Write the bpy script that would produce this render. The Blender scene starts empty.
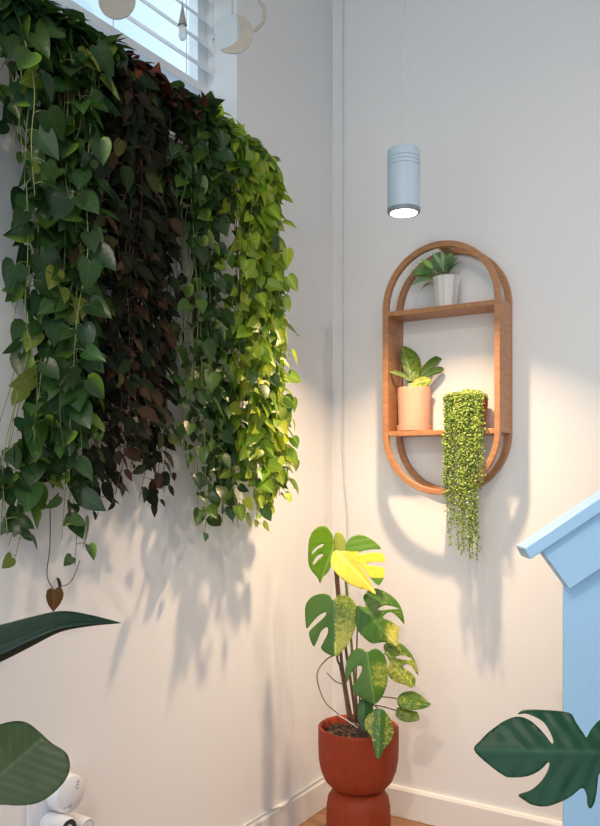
import bpy, bmesh, math, random
from mathutils import Vector, Matrix, noise
from mathutils.geometry import delaunay_2d_cdt
random.seed(7)
C = bpy.context.scene.collection
PI = math.pi

# ------------------------------------------------------------------ camera
YAW = math.radians(32.07)
CAM = Vector((1.498, -2.619, 1.2))
FW = Vector((-math.sin(YAW), math.cos(YAW), 0))
RT = Vector((math.cos(YAW), math.sin(YAW), 0))
UP = Vector((0, 0, 1))
FPX, HX, HY = 815.0, 300.0, 475.0

def ray(px, py):
    return FW + RT * ((px - HX) / FPX) + UP * ((HY - py) / FPX)
def at(px, py, t):                       # point at forward distance t
    return CAM + ray(px, py) * t
def on_left(px, py, x=0.0):
    r = ray(px, py); return CAM + r * ((x - CAM.x) / r.x)
def on_back(px, py, y=0.0):
    r = ray(px, py); return CAM + r * ((y - CAM.y) / r.y)

cd = bpy.data.cameras.new('camera'); cam = bpy.data.objects.new('camera', cd); C.objects.link(cam)
cam.location = CAM; cam.rotation_euler = (PI / 2, 0, YAW)
cd.sensor_width = 36; cd.lens = 36 * FPX / 826; cd.shift_y = (HY - 413) / 826
cd.clip_start = 0.02
bpy.context.scene.camera = cam

# ------------------------------------------------------------------ materials
def nodes(name):
    m = bpy.data.materials.new(name); m.use_nodes = True
    nt = m.node_tree; b = nt.nodes['Principled BSDF']
    return m, nt, b
def plain(name, col, rough=0.5, metal=0.0, bump=0.0, scale=60.0, var=0.06, spec=.5):
    m, nt, b = nodes(name)
    b.inputs['Roughness'].default_value = rough; b.inputs['Metallic'].default_value = metal; b.inputs['Specular IOR Level'].default_value = spec
    n = nt.nodes.new('ShaderNodeTexNoise'); n.inputs['Scale'].default_value = scale; n.inputs['Detail'].default_value = 4
    tc = nt.nodes.new('ShaderNodeTexCoord'); nt.links.new(tc.outputs['Object'], n.inputs['Vector'])
    r = nt.nodes.new('ShaderNodeValToRGB')
    r.color_ramp.elements[0].color = (*[c * (1 - var) for c in col], 1)
    r.color_ramp.elements[1].color = (*[min(1, c * (1 + var)) for c in col], 1)
    r.color_ramp.elements[0].position = .3; r.color_ramp.elements[1].position = .7
    nt.links.new(n.outputs['Fac'], r.inputs['Fac']); nt.links.new(r.outputs['Color'], b.inputs['Base Color'])
    if bump:
        bp = nt.nodes.new('ShaderNodeBump'); bp.inputs['Strength'].default_value = bump; bp.inputs['Distance'].default_value = .002
        nt.links.new(n.outputs['Fac'], bp.inputs['Height']); nt.links.new(bp.outputs['Normal'], b.inputs['Normal'])
    return m
def wood(name, c0, c1, axis=(1, 1, 12), scale=6.0, rough=.45):
    m, nt, b = nodes(name)
    tc = nt.nodes.new('ShaderNodeTexCoord'); mp = nt.nodes.new('ShaderNodeMapping')
    mp.inputs['Scale'].default_value = axis
    nt.links.new(tc.outputs['Object'], mp.inputs['Vector'])
    n = nt.nodes.new('ShaderNodeTexNoise'); n.inputs['Scale'].default_value = scale; n.inputs['Detail'].default_value = 6
    n.inputs['Distortion'].default_value = .6
    nt.links.new(mp.outputs['Vector'], n.inputs['Vector'])
    r = nt.nodes.new('ShaderNodeValToRGB'); r.color_ramp.elements[0].color = (*c0, 1); r.color_ramp.elements[1].color = (*c1, 1)
    r.color_ramp.elements[0].position = .32; r.color_ramp.elements[1].position = .68
    nt.links.new(n.outputs['Fac'], r.inputs['Fac']); nt.links.new(r.outputs['Color'], b.inputs['Base Color'])
    b.inputs['Roughness'].default_value = rough
    return m
def leafmat(name, vari=(0.75, 0.72, 0.22), rough=.32, trans=.3, vein=.25, freq=60.0, nscale=60.0, tboost=1.5, spec=.4):
    m, nt, b = nodes(name)
    at_ = nt.nodes.new('ShaderNodeAttribute'); at_.attribute_name = 'Col'
    lu = nt.nodes.new('ShaderNodeAttribute'); lu.attribute_name = 'luv'
    # variegation: patches where noise passes a threshold given by the alpha of the leaf colour
    n = nt.nodes.new('ShaderNodeTexNoise'); n.inputs['Scale'].default_value = nscale; n.inputs['Detail'].default_value = 7; n.inputs['Distortion'].default_value = 1.6; n.inputs['Roughness'].default_value = .62
    tc = nt.nodes.new('ShaderNodeTexCoord'); nt.links.new(tc.outputs['Object'], n.inputs['Vector'])
    ad = nt.nodes.new('ShaderNodeMath'); ad.operation = 'ADD'
    nt.links.new(n.outputs['Fac'], ad.inputs[0]); nt.links.new(at_.outputs['Alpha'], ad.inputs[1])
    rp = nt.nodes.new('ShaderNodeMapRange'); rp.inputs['From Min'].default_value = .84; rp.inputs['From Max'].default_value = 1.16
    nt.links.new(ad.outputs[0], rp.inputs['Value'])
    mx = nt.nodes.new('ShaderNodeMix'); mx.data_type = 'RGBA'
    nt.links.new(rp.outputs['Result'], mx.inputs[0]); nt.links.new(at_.outputs['Color'], mx.inputs[6])
    mx.inputs[7].default_value = (*vari, 1)
    # veins from leaf coordinates: u along the midrib, |v| sideways
    sp = nt.nodes.new('ShaderNodeSeparateXYZ'); nt.links.new(lu.outputs['Vector'], sp.inputs[0])
    ab = nt.nodes.new('ShaderNodeMath'); ab.operation = 'ABSOLUTE'; nt.links.new(sp.outputs['Y'], ab.inputs[0])
    ml = nt.nodes.new('ShaderNodeMath'); ml.operation = 'MULTIPLY_ADD'; ml.inputs[1].default_value = -.55
    nt.links.new(ab.outputs[0], ml.inputs[0]); nt.links.new(sp.outputs['X'], ml.inputs[2])
    m2 = nt.nodes.new('ShaderNodeMath'); m2.operation = 'MULTIPLY'; m2.inputs[1].default_value = freq
    nt.links.new(ml.outputs[0], m2.inputs[0])
    sn = nt.nodes.new('ShaderNodeMath'); sn.operation = 'SINE'; nt.links.new(m2.outputs[0], sn.inputs[0])
    mr = nt.nodes.new('ShaderNodeMapRange'); mr.inputs['From Min'].default_value = 0; mr.inputs['From Max'].default_value = .03
    mr.inputs['To Min'].default_value = .7; mr.inputs['To Max'].default_value = 0
    nt.links.new(ab.outputs[0], mr.inputs['Value'])
    mx2 = nt.nodes.new('ShaderNodeMix'); mx2.data_type = 'RGBA'
    nt.links.new(mr.outputs['Result'], mx2.inputs[0]); nt.links.new(mx.outputs[2], mx2.inputs[6])
    hs = nt.nodes.new('ShaderNodeHueSaturation'); hs.inputs['Value'].default_value = 1.7; hs.inputs['Saturation'].default_value = .8
    nt.links.new(mx.outputs[2], hs.inputs['Color']); nt.links.new(hs.outputs['Color'], mx2.inputs[7])
    nt.links.new(mx2.outputs[2], b.inputs['Base Color'])
    b.inputs['Roughness'].default_value = rough; b.inputs['Specular IOR Level'].default_value = spec
    bp = nt.nodes.new('ShaderNodeBump'); bp.inputs['Strength'].default_value = vein; bp.inputs['Distance'].default_value = .003
    nt.links.new(sn.outputs[0], bp.inputs['Height']); nt.links.new(bp.outputs['Normal'], b.inputs['Normal'])
    tr = nt.nodes.new('ShaderNodeBsdfTranslucent')
    h2 = nt.nodes.new('ShaderNodeHueSaturation'); h2.inputs['Value'].default_value = tboost
    nt.links.new(mx2.outputs[2], h2.inputs['Color']); nt.links.new(h2.outputs['Color'], tr.inputs['Color'])
    ms = nt.nodes.new('ShaderNodeMixShader'); ms.inputs[0].default_value = trans
    nt.links.new(b.outputs[0], ms.inputs[1]); nt.links.new(tr.outputs[0], ms.inputs[2])
    nt.links.new(ms.outputs[0], nt.nodes['Material Output'].inputs['Surface'])
    return m
def glassy(name, tint=(1, 1, 1), gloss=.08, body=0.0):
    m, nt, b = nodes(name); nt.nodes.remove(b)
    t = nt.nodes.new('ShaderNodeBsdfTransparent'); t.inputs['Color'].default_value = (*tint, 1)
    g = nt.nodes.new('ShaderNodeBsdfGlossy'); g.inputs['Roughness'].default_value = .05
    ms = nt.nodes.new('ShaderNodeMixShader'); ms.inputs[0].default_value = gloss
    nt.links.new(t.outputs[0], ms.inputs[1]); nt.links.new(g.outputs[0], ms.inputs[2])
    out = ms
    if body:
        df = nt.nodes.new('ShaderNodeBsdfDiffuse'); df.inputs['Color'].default_value = (.85, .88, .9, 1)
        out = nt.nodes.new('ShaderNodeMixShader'); out.inputs[0].default_value = body
        nt.links.new(ms.outputs[0], out.inputs[1]); nt.links.new(df.outputs[0], out.inputs[2])
    nt.links.new(out.outputs[0], nt.nodes['Material Output'].inputs['Surface'])
    return m
def emit(name, col, s):
    m, nt, b = nodes(name)
    b.inputs['Base Color'].default_value = (*col, 1); b.inputs['Emission Color'].default_value = (*col, 1); b.inputs['Emission Strength'].default_value = s
    return m

M = dict(
    wall=plain('white wall paint', (.79, .79, .79), .75, bump=.08, scale=140, var=.012),
    ceil=plain('ceiling paint', (.78, .78, .78), .8, var=.01),
    trim=plain('white trim paint', (.80, .79, .77), .35, var=.01),
    blind=plain('white blind slats', (.80, .84, .87), .45, var=.02),
    oak=wood('honey oak', (.36, .165, .075), (.48, .235, .11), (3, 3, 16), 5),
    oakside=wood('honey oak across', (.35, .16, .072), (.47, .23, .105), (16, 3, 3), 5),
    lamp=plain('pale blue grey metal', (.50, .62, .72), .5, var=.015),
    lamprim=plain('grey lamp rim', (.22, .26, .3), .4),
    cord=plain('white cord', (.66, .68, .68), .5),
    terra=plain('terracotta glaze', (.30, .046, .016), .5, spec=.18, bump=.05, scale=30, var=.07),
    soil=plain('potting soil', (.035, .02, .014), .95, bump=1.0, scale=160, var=.6),
    pink=plain('pale pink clay', (.66, .36, .25), .7, bump=.05, var=.03),
    white=plain('white ceramic', (.70, .68, .65), .3, var=.01),
    redpot=plain('red brown clay', (.30, .085, .035), .6),
    house=plain('sky blue paint', (.41, .68, .95), .5, bump=.04, scale=90, var=.015),
    moon=plain('brushed champagne metal', (.36, .345, .30), .45, .35, var=.06),
    bark=plain('brown stem', (.17, .085, .05), .75, bump=.4, scale=80, var=.3),
    stake=plain('green stake', (.16, .20, .05), .7),
    vinegreen=plain('green vine stem', (.20, .24, .08), .5, var=.25),
    vinebrown=plain('brown vine stem', (.10, .055, .03), .6, var=.3),
    nursery=plain('nursery pot plastic', (.07, .07, .065), .5),
    plug=plain('white plug plastic', (.74, .75, .79), .35, var=.01),
    dark=plain('dark grey plastic', (.03, .035, .045), .4),
    mark=plain('grey print', (.30, .31, .36), .6),
    clear=glassy('clear crystal', (.90, .96, .98), .22, .45),
    acrylic=glassy('clear acrylic', (.95, .985, .99), .06),
    pane=glassy('window glass', (.97, .99, 1), .05),
    darkpot=plain('charcoal planter', (.08, .08, .085), .5),
    pearl=None,
)
M['glow'] = emit('lamp diffuser', (1, .95, .88), 6)
M['leafA'] = leafmat('green pothos leaf', trans=.28, vein=.03, freq=25)
M['leafB'] = leafmat('velvet dark leaf', rough=.6, trans=.10, vein=.03, freq=30, spec=.10)
M['leafC'] = leafmat('green heart leaf', trans=.28, vein=.03, freq=25)
M['leafD'] = leafmat('lime heart leaf', rough=.35, trans=.42, vein=.03, freq=25, tboost=1.4)
M['mon'] = leafmat('monstera leaf', (.62, .60, .12), rough=.3, trans=.25, vein=.06, freq=34, nscale=62)
M['phil'] = leafmat('dark split leaf', rough=.36, trans=.08, vein=.08, freq=46, spec=.22)
M['bop'] = leafmat('broad ribbed leaf', rough=.38, trans=.1, vein=.08, freq=70, spec=.25)
M['succ'] = leafmat('variegated small leaf', (.62, .66, .12), rough=.35, trans=.2, vein=.04, freq=40, nscale=110)
M['fern'] = leafmat('grey green frond', rough=.4, trans=.2, vein=.1, freq=40)
M['pearl'] = leafmat('green bead leaf', rough=.35, trans=.25, vein=0, freq=1)

# floor: long warm boards
def floor_mat():
    m, nt, b = nodes('floor boards')
    tc = nt.nodes.new('ShaderNodeTexCoord'); br = nt.nodes.new('ShaderNodeTexBrick')
    br.inputs['Scale'].default_value = 1.0; br.inputs['Brick Width'].default_value = 1.3; br.inputs['Row Height'].default_value = .13
    br.inputs['Mortar Size'].default_value = .002; br.inputs['Color1'].default_value = (.34, .17, .085, 1); br.inputs['Color2'].default_value = (.42, .22, .11, 1)
    br.inputs['Mortar'].default_value = (.08, .04, .02, 1)
    nt.links.new(tc.outputs['Object'], br.inputs['Vector'])
    mp = nt.nodes.new('ShaderNodeMapping'); mp.inputs['Scale'].default_value = (2, 26, 1); nt.links.new(tc.outputs['Object'], mp.inputs['Vector'])
    n = nt.nodes.new('ShaderNodeTexNoise'); n.inputs['Scale'].default_value = 3; n.inputs['Detail'].default_value = 6; nt.links.new(mp.outputs['Vector'], n.inputs['Vector'])
    mx = nt.nodes.new('ShaderNodeMix'); mx.data_type = 'RGBA'; mx.blend_type = 'MULTIPLY'; mx.inputs[0].default_value = .5
    nt.links.new(br.outputs['Color'], mx.inputs[6]); nt.links.new(n.outputs['Color'], mx.inputs[7])
    nt.links.new(mx.outputs[2], b.inputs['Base Color']); b.inputs['Roughness'].default_value = .45
    return m
M['floor'] = floor_mat()

# ------------------------------------------------------------------ mesh helpers
def link(name, me, mat, parent=None, smooth=False, bevel=0.0):
    o = bpy.data.objects.new(name, me); C.objects.link(o)
    if mat is not None: me.materials.append(mat)
    if parent is not None: o.parent = parent
    if smooth:
        for p in me.polygons: p.use_smooth = True
    if bevel:
        b = o.modifiers.new('bevel', 'BEVEL'); b.width = bevel; b.segments = 2; b.limit_method = 'ANGLE'
    return o
def pyd(name, vs, fs, mat, parent=None, smooth=False, bevel=0.0):
    me = bpy.data.meshes.new(name); me.from_pydata([tuple(v) for v in vs], [], fs); me.update()
    bm = bmesh.new(); bm.from_mesh(me); bmesh.ops.recalc_face_normals(bm, faces=bm.faces); bm.to_mesh(me); bm.free()
    return link(name, me, mat, parent, smooth, bevel)
class MB:
    def __init__(s): s.v = []; s.f = []
    def box(s, a, b):
        i = len(s.v); (x0, y0, z0), (x1, y1, z1) = a, b
        s.v += [(x, y, z) for z in (z0, z1) for x, y in ((x0, y0), (x1, y0), (x1, y1), (x0, y1))]
        s.f += [(i, i+3, i+2, i+1), (i+4, i+5, i+6, i+7)] + [(i+k, i+(k+1) % 4, i+4+(k+1) % 4, i+4+k) for k in range(4)]
        return s
    def lathe(s, prof, c=(0, 0, 0), n=40, flute=None):   # prof: [(r, z)]
        i = len(s.v); cx, cy, cz = c
        for j, (r, z) in enumerate(prof):
            for k in range(n):
                a = 2 * PI * k / n; rr = r
                if flute: rr = r + flute(j, k, r)
                s.v.append((cx + rr * math.cos(a), cy + rr * math.sin(a), cz + z))
        for j in range(len(prof) - 1):
            for k in range(n):
                s.f.append((i + j*n + k, i + j*n + (k+1) % n, i + (j+1)*n + (k+1) % n, i + (j+1)*n + k))
        s.f.append(tuple(i + k for k in reversed(range(n)))); s.f.append(tuple(i + (len(prof)-1)*n + k for k in range(n)))
        return s
    def tube(s, pts, r, n=6, r1=None):
        i = len(s.v); pts = [Vector(p) for p in pts]; m = len(pts)
        prev = None
        for j, p in enumerate(pts):
            d = (pts[min(j+1, m-1)] - pts[max(j-1, 0)])
            d = d.normalized() if d.length > 1e-9 else Vector((0, 0, 1))
            if prev is None:
                a = Vector((1, 0, 0)) if abs(d.x) < .8 else Vector((0, 1, 0))
            else: a = prev
            x = (a - d * a.dot(d)).normalized(); y = d.cross(x); prev = x
            rr = r if r1 is None else r + (r1 - r) * j / max(1, m-1)
            for k in range(n):
                t = 2 * PI * k / n; s.v.append(p + x * (rr * math.cos(t)) + y * (rr * math.sin(t)))
        for j in range(m-1):
            for k in range(n):
                s.f.append((i + j*n + k, i + j*n + (k+1) % n, i + (j+1)*n + (k+1) % n, i + (j+1)*n + k))
        s.f.append(tuple(i + k for k in reversed(range(n)))); s.f.append(tuple(i + (m-1)*n + k for k in range(n)))
        return s
    def prism(s, poly, y0, y1, fn):                      # poly of (x,z); fn(x,y,z)->point
        i = len(s.v); n = len(poly)
        s.v += [fn(x, y0, z) for x, z in poly] + [fn(x, y1, z) for x, z in poly]
        s.f += [tuple(i + k for k in range(n)), tuple(i + n + k for k in reversed(range(n)))]
        s.f += [(i + k, i + n + k, i + n + (k+1) % n, i + (k+1) % n) for k in range(n)]
        return s
    def obj(s, name, mat, parent=None, smooth=False, bevel=0.0, off=None):
        vs = s.v if off is None else [Vector(v) - Vector(off) for v in s.v]
        return pyd(name, vs, s.f, mat, parent, smooth, bevel)
def autosmooth(o, ang=40):
    me = o.data
    bm = bmesh.new(); bm.from_mesh(me)
    for f in bm.faces: f.smooth = True
    for e in bm.edges:
        if len(e.link_faces) == 2 and e.calc_face_angle(0) > math.radians(ang): e.smooth = False
    bm.to_mesh(me); bm.free(); return o
def thing(name, label, cat, loc=(0, 0, 0), group=None):
    o = bpy.data.objects.new(name, None); C.objects.link(o); o.location = loc; o.empty_display_size = .05
    o['label'] = label; o['category'] = cat
    if group: o['group'] = group
    return o
def tag(o, label, cat, group=None):
    o['label'] = label; o['category'] = cat
    if group: o['group'] = group
    return o
def struct(o): o['kind'] = 'structure'; return o
def catmull(pts, sub=6, closed=False):
    pts = [Vector(p) for p in pts]; n = len(pts); out = []
    rng = range(n) if closed else range(n - 1)
    for i in rng:
        if closed: a, b, c, d = pts[i-1], pts[i], pts[(i+1) % n], pts[(i+2) % n]
        else: a, b, c, d = pts[max(i-1, 0)], pts[i], pts[i+1], pts[min(i+2, n-1)]
        for k in range(sub):
            t = k / sub
            out.append(.5 * ((2*b) + (c-a)*t + (2*a-5*b+4*c-d)*t*t + (3*b-a-3*c+d)*t**3))
    if not closed: out.append(pts[-1])
    return out
def set_leaf_attrs(me, cols, luv):
    a = me.color_attributes.new('Col', 'FLOAT_COLOR', 'POINT')
    a.data.foreach_set('color', [c for q in cols for c in q])
    b = me.attributes.new('luv', 'FLOAT_VECTOR', 'POINT')
    b.data.foreach_set('vector', [c for q in luv for c in q])

# ------------------------------------------------------------------ the room
CEIL = 3.0; XR = 4.4; YF = -4.2; TH = .16
JY = -.594; WY0 = -2.1; SILL = 2.262; WTOP = 2.77      # window in the left wall
struct(MB().box((-TH, YF, -.1), (XR, TH, 0)).obj('floor', M['floor']))
struct(MB().box((-TH, YF, CEIL), (XR, TH, CEIL + .1)).obj('ceiling', M['ceil']))
struct(MB().box((0, 0, 0), (XR, TH, CEIL)).obj('wall_back', M['wall']))
w = MB()
w.box((-TH, YF, 0), (0, WY0, CEIL)); w.box((-TH, JY, 0), (0, TH, CEIL))
w.box((-TH, WY0, 0), (0, JY, SILL)); w.box((-TH, WY0, WTOP), (0, JY, CEIL))
struct(w.obj('wall_left', M['wall']))
struct(MB().box((XR, YF, 0), (XR + TH, TH, CEIL)).obj('wall_right', M['wall']))
BH = .108
def base(name, poly_fn):
    struct(poly_fn.obj(name, M['trim'], bevel=.003))
b = MB(); b.prism([(0, 0), (.016, 0), (.016, BH - .012), (.010, BH), (0, BH)], YF, -.0, lambda x, y, z: (x, y, z)); base('baseboard_left', b)
b = MB(); b.prism([(0, 0), (.016, 0), (.016, BH - .012), (.010, BH), (0, BH)], .016, XR, lambda x, y, z: (y, -x, z)); base('baseboard_back', b)
# window: frame, pane, sill board
win = struct(bpy.data.objects.new('window_1', None)); C.objects.link(win); win.location = (-.13, (JY + WY0) / 2, SILL)
f = MB(); fx0, fx1 = -.155, -.118
f.box((fx0, WY0, SILL), (fx1, WY0 + .045, WTOP)); f.box((fx0, JY - .045, SILL), (fx1, JY, WTOP))
f.box((fx0, WY0 + .045, SILL), (fx1, JY - .045, SILL + .045)); f.box((fx0, WY0 + .045, WTOP - .045), (fx1, JY - .045, WTOP))
f.box((fx0, -1.36, SILL + .045), (fx1, -1.32, WTOP - .045))
f.obj('window_frame', M['trim'], win, off=win.location)
MB().box((-.140, WY0 + .045, SILL + .045), (-.136, JY - .045, WTOP - .045)).obj('window_pane', M['pane'], win, off=win.location)
struct(MB().box((-.117, WY0, SILL - .001), (.012, JY, SILL + .012)).obj('trim_1', M['trim'], bevel=.003))
SZ = SILL - .19; PX = .062       # a narrow ledge under the sill carries the plant pots
struct(MB().box((.0, -1.62, SZ - .018), (.125, -.585, SZ)).obj('trim_2', M['trim'], bevel=.002))
# venetian blind, drawn part way up
bl = thing('venetian_blind', 'white slatted blind half lowered in the high window above the trailing plants', 'blind', (-.095, (JY + WY0) / 2, 2.376))
def blo(mb, name, mat, **k): return mb.obj(name, mat, bl, off=bl.location, **k)
blo(MB().box((-.118, WY0 + .012, 2.366), (-.072, JY - .014, 2.392)), 'bottom_rail', M['blind'], bevel=.003)
blo(MB().box((-.12, WY0 + .006, WTOP - .05), (-.066, JY - .008, WTOP - .002)), 'head_rail', M['blind'], bevel=.003)
s = MB(); zc = 2.462
while zc < WTOP - .06:
    ca, sa = math.cos(math.radians(48)), math.sin(math.radians(48)); hw = .030
    for yy0, yy1 in ((WY0 + .012, JY - .014),):
        i = len(s.v)
        for sx, sgn in ((-hw, 1), (hw, 1), (hw, -1), (-hw, -1)):
            for y in (yy0, yy1):
                s.v.append((-.095 + sx * ca, y, zc - sx * sa + sgn * .0013))
        s.f += [(i, i+1, i+3, i+2), (i+2, i+3, i+5, i+4), (i+4, i+5, i+7, i+6), (i+6, i+7, i+1, i), (i, i+2, i+4, i+6), (i+1, i+7, i+5, i+3)]
    zc += .074
blo(s, 'slats', M['blind'])
for y in (-.75, -1.05, -1.5, -1.9): blo(MB().tube([(-.070, y, 2.39), (-.070, y, WTOP - .04)], .0014), 'ladder_cord', M['cord'])

# ------------------------------------------------------------------ pendant lamp
LX, LY, LZ = .5113, -.485, 1.953
pl = thing('pendant_lamp', 'pale blue-grey cylinder pendant lamp switched on, hanging by a thin white cord', 'lamp', (LX, LY, LZ))
R0 = .0465
prof = [(R0 - .004, .001), (R0, .0), (R0, .004)]
zz = .004
for gz in (.128, .139, .150):
    prof += [(R0, gz - .0022), (R0 - .0022, gz - .0008), (R0 - .0022, gz + .0008), (R0, gz + .0022)]
prof += [(R0, .172), (R0 - .003, .177), (R0 - .008, .179), (.006, .180)]
autosmooth(MB().lathe(prof[1:], n=48).obj('lamp_body', M['lamp'], pl), 35)
autosmooth(MB().lathe([(R0 - .006, -.004), (R0 - .0015, -.004), (R0 + .0008, .0), (R0 + .0008, .008)], n=48).obj('rim', M['lamprim'], pl), 35)
autosmooth(MB().lathe([(.012, -.0075), (.030, -.0066), (R0 - .008, -.0045), (R0 - .008, .002)], n=40).obj('lamp_diffuser', M['glow'], pl), 50)
autosmooth(MB().lathe([(.008, .18), (.008, .19), (.004, .197), (.002, .2)], n=20).obj('cord_grip', M['cord'], pl))
MB().tube(catmull([(0, 0, .195), (.001, 0, .35), (0, .0, .55), (.006, 0, .60), (.002, 0, .68), (0, 0, CEIL - LZ - .01)], 8), .0021).obj('lamp_cord', M['cord'], pl, True)
autosmooth(MB().lathe([(.045, CEIL - LZ - .024), (.05, CEIL - LZ - .018), (.05, CEIL - LZ)], n=32).obj('ceiling_canopy', M['lamp'], pl))
ld = bpy.data.lights.new('pendant_light', 'AREA'); ld.shape = 'DISK'; ld.size = .055; ld.energy = 9.6; ld.color = (1, .69, .42); ld.spread = math.radians(111)
lo = bpy.data.objects.new('pendant_light', ld); C.objects.link(lo); lo.location = (0, 0, -.009); lo.parent = pl
def downlight(loc, aim, e, name):
    l = bpy.data.lights.new(name, 'AREA'); l.shape = 'DISK'; l.size = .09; l.energy = e; l.color = (1, .80, .62); l.spread = math.radians(70)
    o = bpy.data.objects.new(name, l); C.objects.link(o); o.location = loc
    o.rotation_euler = (Vector(aim) - Vector(loc)).to_track_quat('-Z', 'Y').to_euler()
downlight((1.36, -3.6, CEIL - .03), (.35, -.2, .4), 3.6, 'ceiling_downlight')
downlight((2.6, -.66, CEIL - .03), (.2, -.35, .6), 1.8, 'ceiling_downlight')

# ------------------------------------------------------------------ oval wall shelf
SX, SD, HW = .471, .128, .204
ZT, ZB = 1.759, 1.339; UB = 1.744
sh = thing('oval_wall_shelf', 'tall oval oak wall shelf with two boards, hung below the pendant lamp', 'shelf', (SX, 0, ZB))
def stadium(r, n=40):
    o = [(r * math.cos(a), (ZT - ZB) + r * math.sin(a)) for a in [PI * k / n for k in range(n + 1)]]
    o += [(r * math.cos(a), r * math.sin(a)) for a in [PI + PI * k / n for k in range(n + 1)]]
    return o
def ring(name, y0, y1, rw):
    a, b_ = stadium(HW), stadium(HW - rw); n = len(a); m = MB()
    for y in (y0, y1):
        for p in a: m.v.append((p[0], y, p[1]))
        for p in b_: m.v.append((p[0], y, p[1]))
    for k in range(n):
        q = (k + 1) % n
        m.f += [(k, q, n + q, n + k), (2*n + k, 3*n + k, 3*n + q, 2*n + q), (k, 2*n + k, 2*n + q, q), (n + k, n + q, 3*n + q, 3*n + k)]
    return autosmooth(m.obj(name, M['oak'], sh, bevel=.0018), 40)
ring('front_hoop', -SD, -SD + .020, .019)
ring('rear_hoop', -.022, -.001, .019)
for sx in (-1, 1):
    x0, x1 = sorted((sx * (HW - .001), sx * (HW - .017)))
    MB().box((x0, -SD + .0195, -.004), (x1, -.0215, UB - ZB + .010)).obj('side_panel', M['oak'], sh)
for zc in (0, UB - ZB):
    MB().box((-HW + .0165, -SD + .004, zc - .008), (HW - .0165, -.004, zc + .008)).obj('shelf_board', M['oakside'], sh, bevel=.0015)
MB().box((-.012, -SD + .019, ZT - ZB + HW - .0185), (.022, -.021, ZT - ZB + HW - .004)).obj('spacer_block', M['oak'], sh, bevel=.001)
MB().box((-.017, -SD + .019, -HW + .004), (.017, -.021, -HW + .0185)).obj('spacer_block', M['oak'], sh, bevel=.001)

def proj(p):
    d = Vector(p) - CAM; t = d.dot(FW); return HX + FPX * d.dot(RT) / t, HY - FPX * d.z / t
# ------------------------------------------------------------------ leaf tools
HEART = dict(mid=[0, .18, .42, .68, 1.05], side=[(.20, -.12), (.42, -.04), (.5, .18), (.46, .42), (.32, .68), (.13, .9)])
LANCE = dict(mid=[0, .18, .42, .68, 1.05], side=[(.12, -.03), (.28, .04), (.40, .20), (.44, .42), (.32, .68), (.13, .9)])
class Leaves:
    def __init__(s): s.v = []; s.f = []; s.c = []; s.l = []
    def add(s, p, d, n, L, W, ccen, cedge, va=0.0, tmpl=HEART, fold=.3, droop=.25, half=None):
        d = d.normalized(); n = (n - d * n.dot(d))
        n = n.normalized() if n.length > 1e-5 else d.orthogonal().normalized()
        t = d.cross(n); i = len(s.v)
        def pt(v, u):
            ww = fold * abs(v) * W - droop * u * u * L
            s.v.append(p + d * (u * L) + t * (v * W) + n * ww); s.l.append((u, v, random.random()))
        for u in tmpl['mid']: pt(0, u); s.c.append((*ccen, va))
        for sg in (1, -1):
            col = cedge if half is None or sg == 1 else half
            for v, u in tmpl['side']: pt(sg * v, u); s.c.append((*col, va))
        for k, sg in ((5, 1), (11, -1)):
            fs = [(0, k, k+1, k+2, 1), (1, k+2, k+3, 2), (2, k+3, k+4, 3), (3, k+4, k+5, 4)]
            for q in fs: s.f.append(tuple(i + a for a in (q if sg == 1 else reversed(q))))
    def obj(s, name, mat, parent, off):
        me = bpy.data.meshes.new(name); off = Vector(off)
        me.from_pydata([tuple(v - off) for v in s.v], [], s.f); me.update()
        set_leaf_attrs(me, s.c, s.l)
        return link(name, me, mat, parent, True)
def jit(c, a=.25, hue=.08):
    k = 1 + random.uniform(-a, a)
    return tuple(max(.002, x * k * (1 + random.uniform(-hue, hue))) for x in c)
def rv(a): return Vector((random.uniform(-a, a), random.uniform(-a, a), random.uniform(-a, a)))

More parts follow.
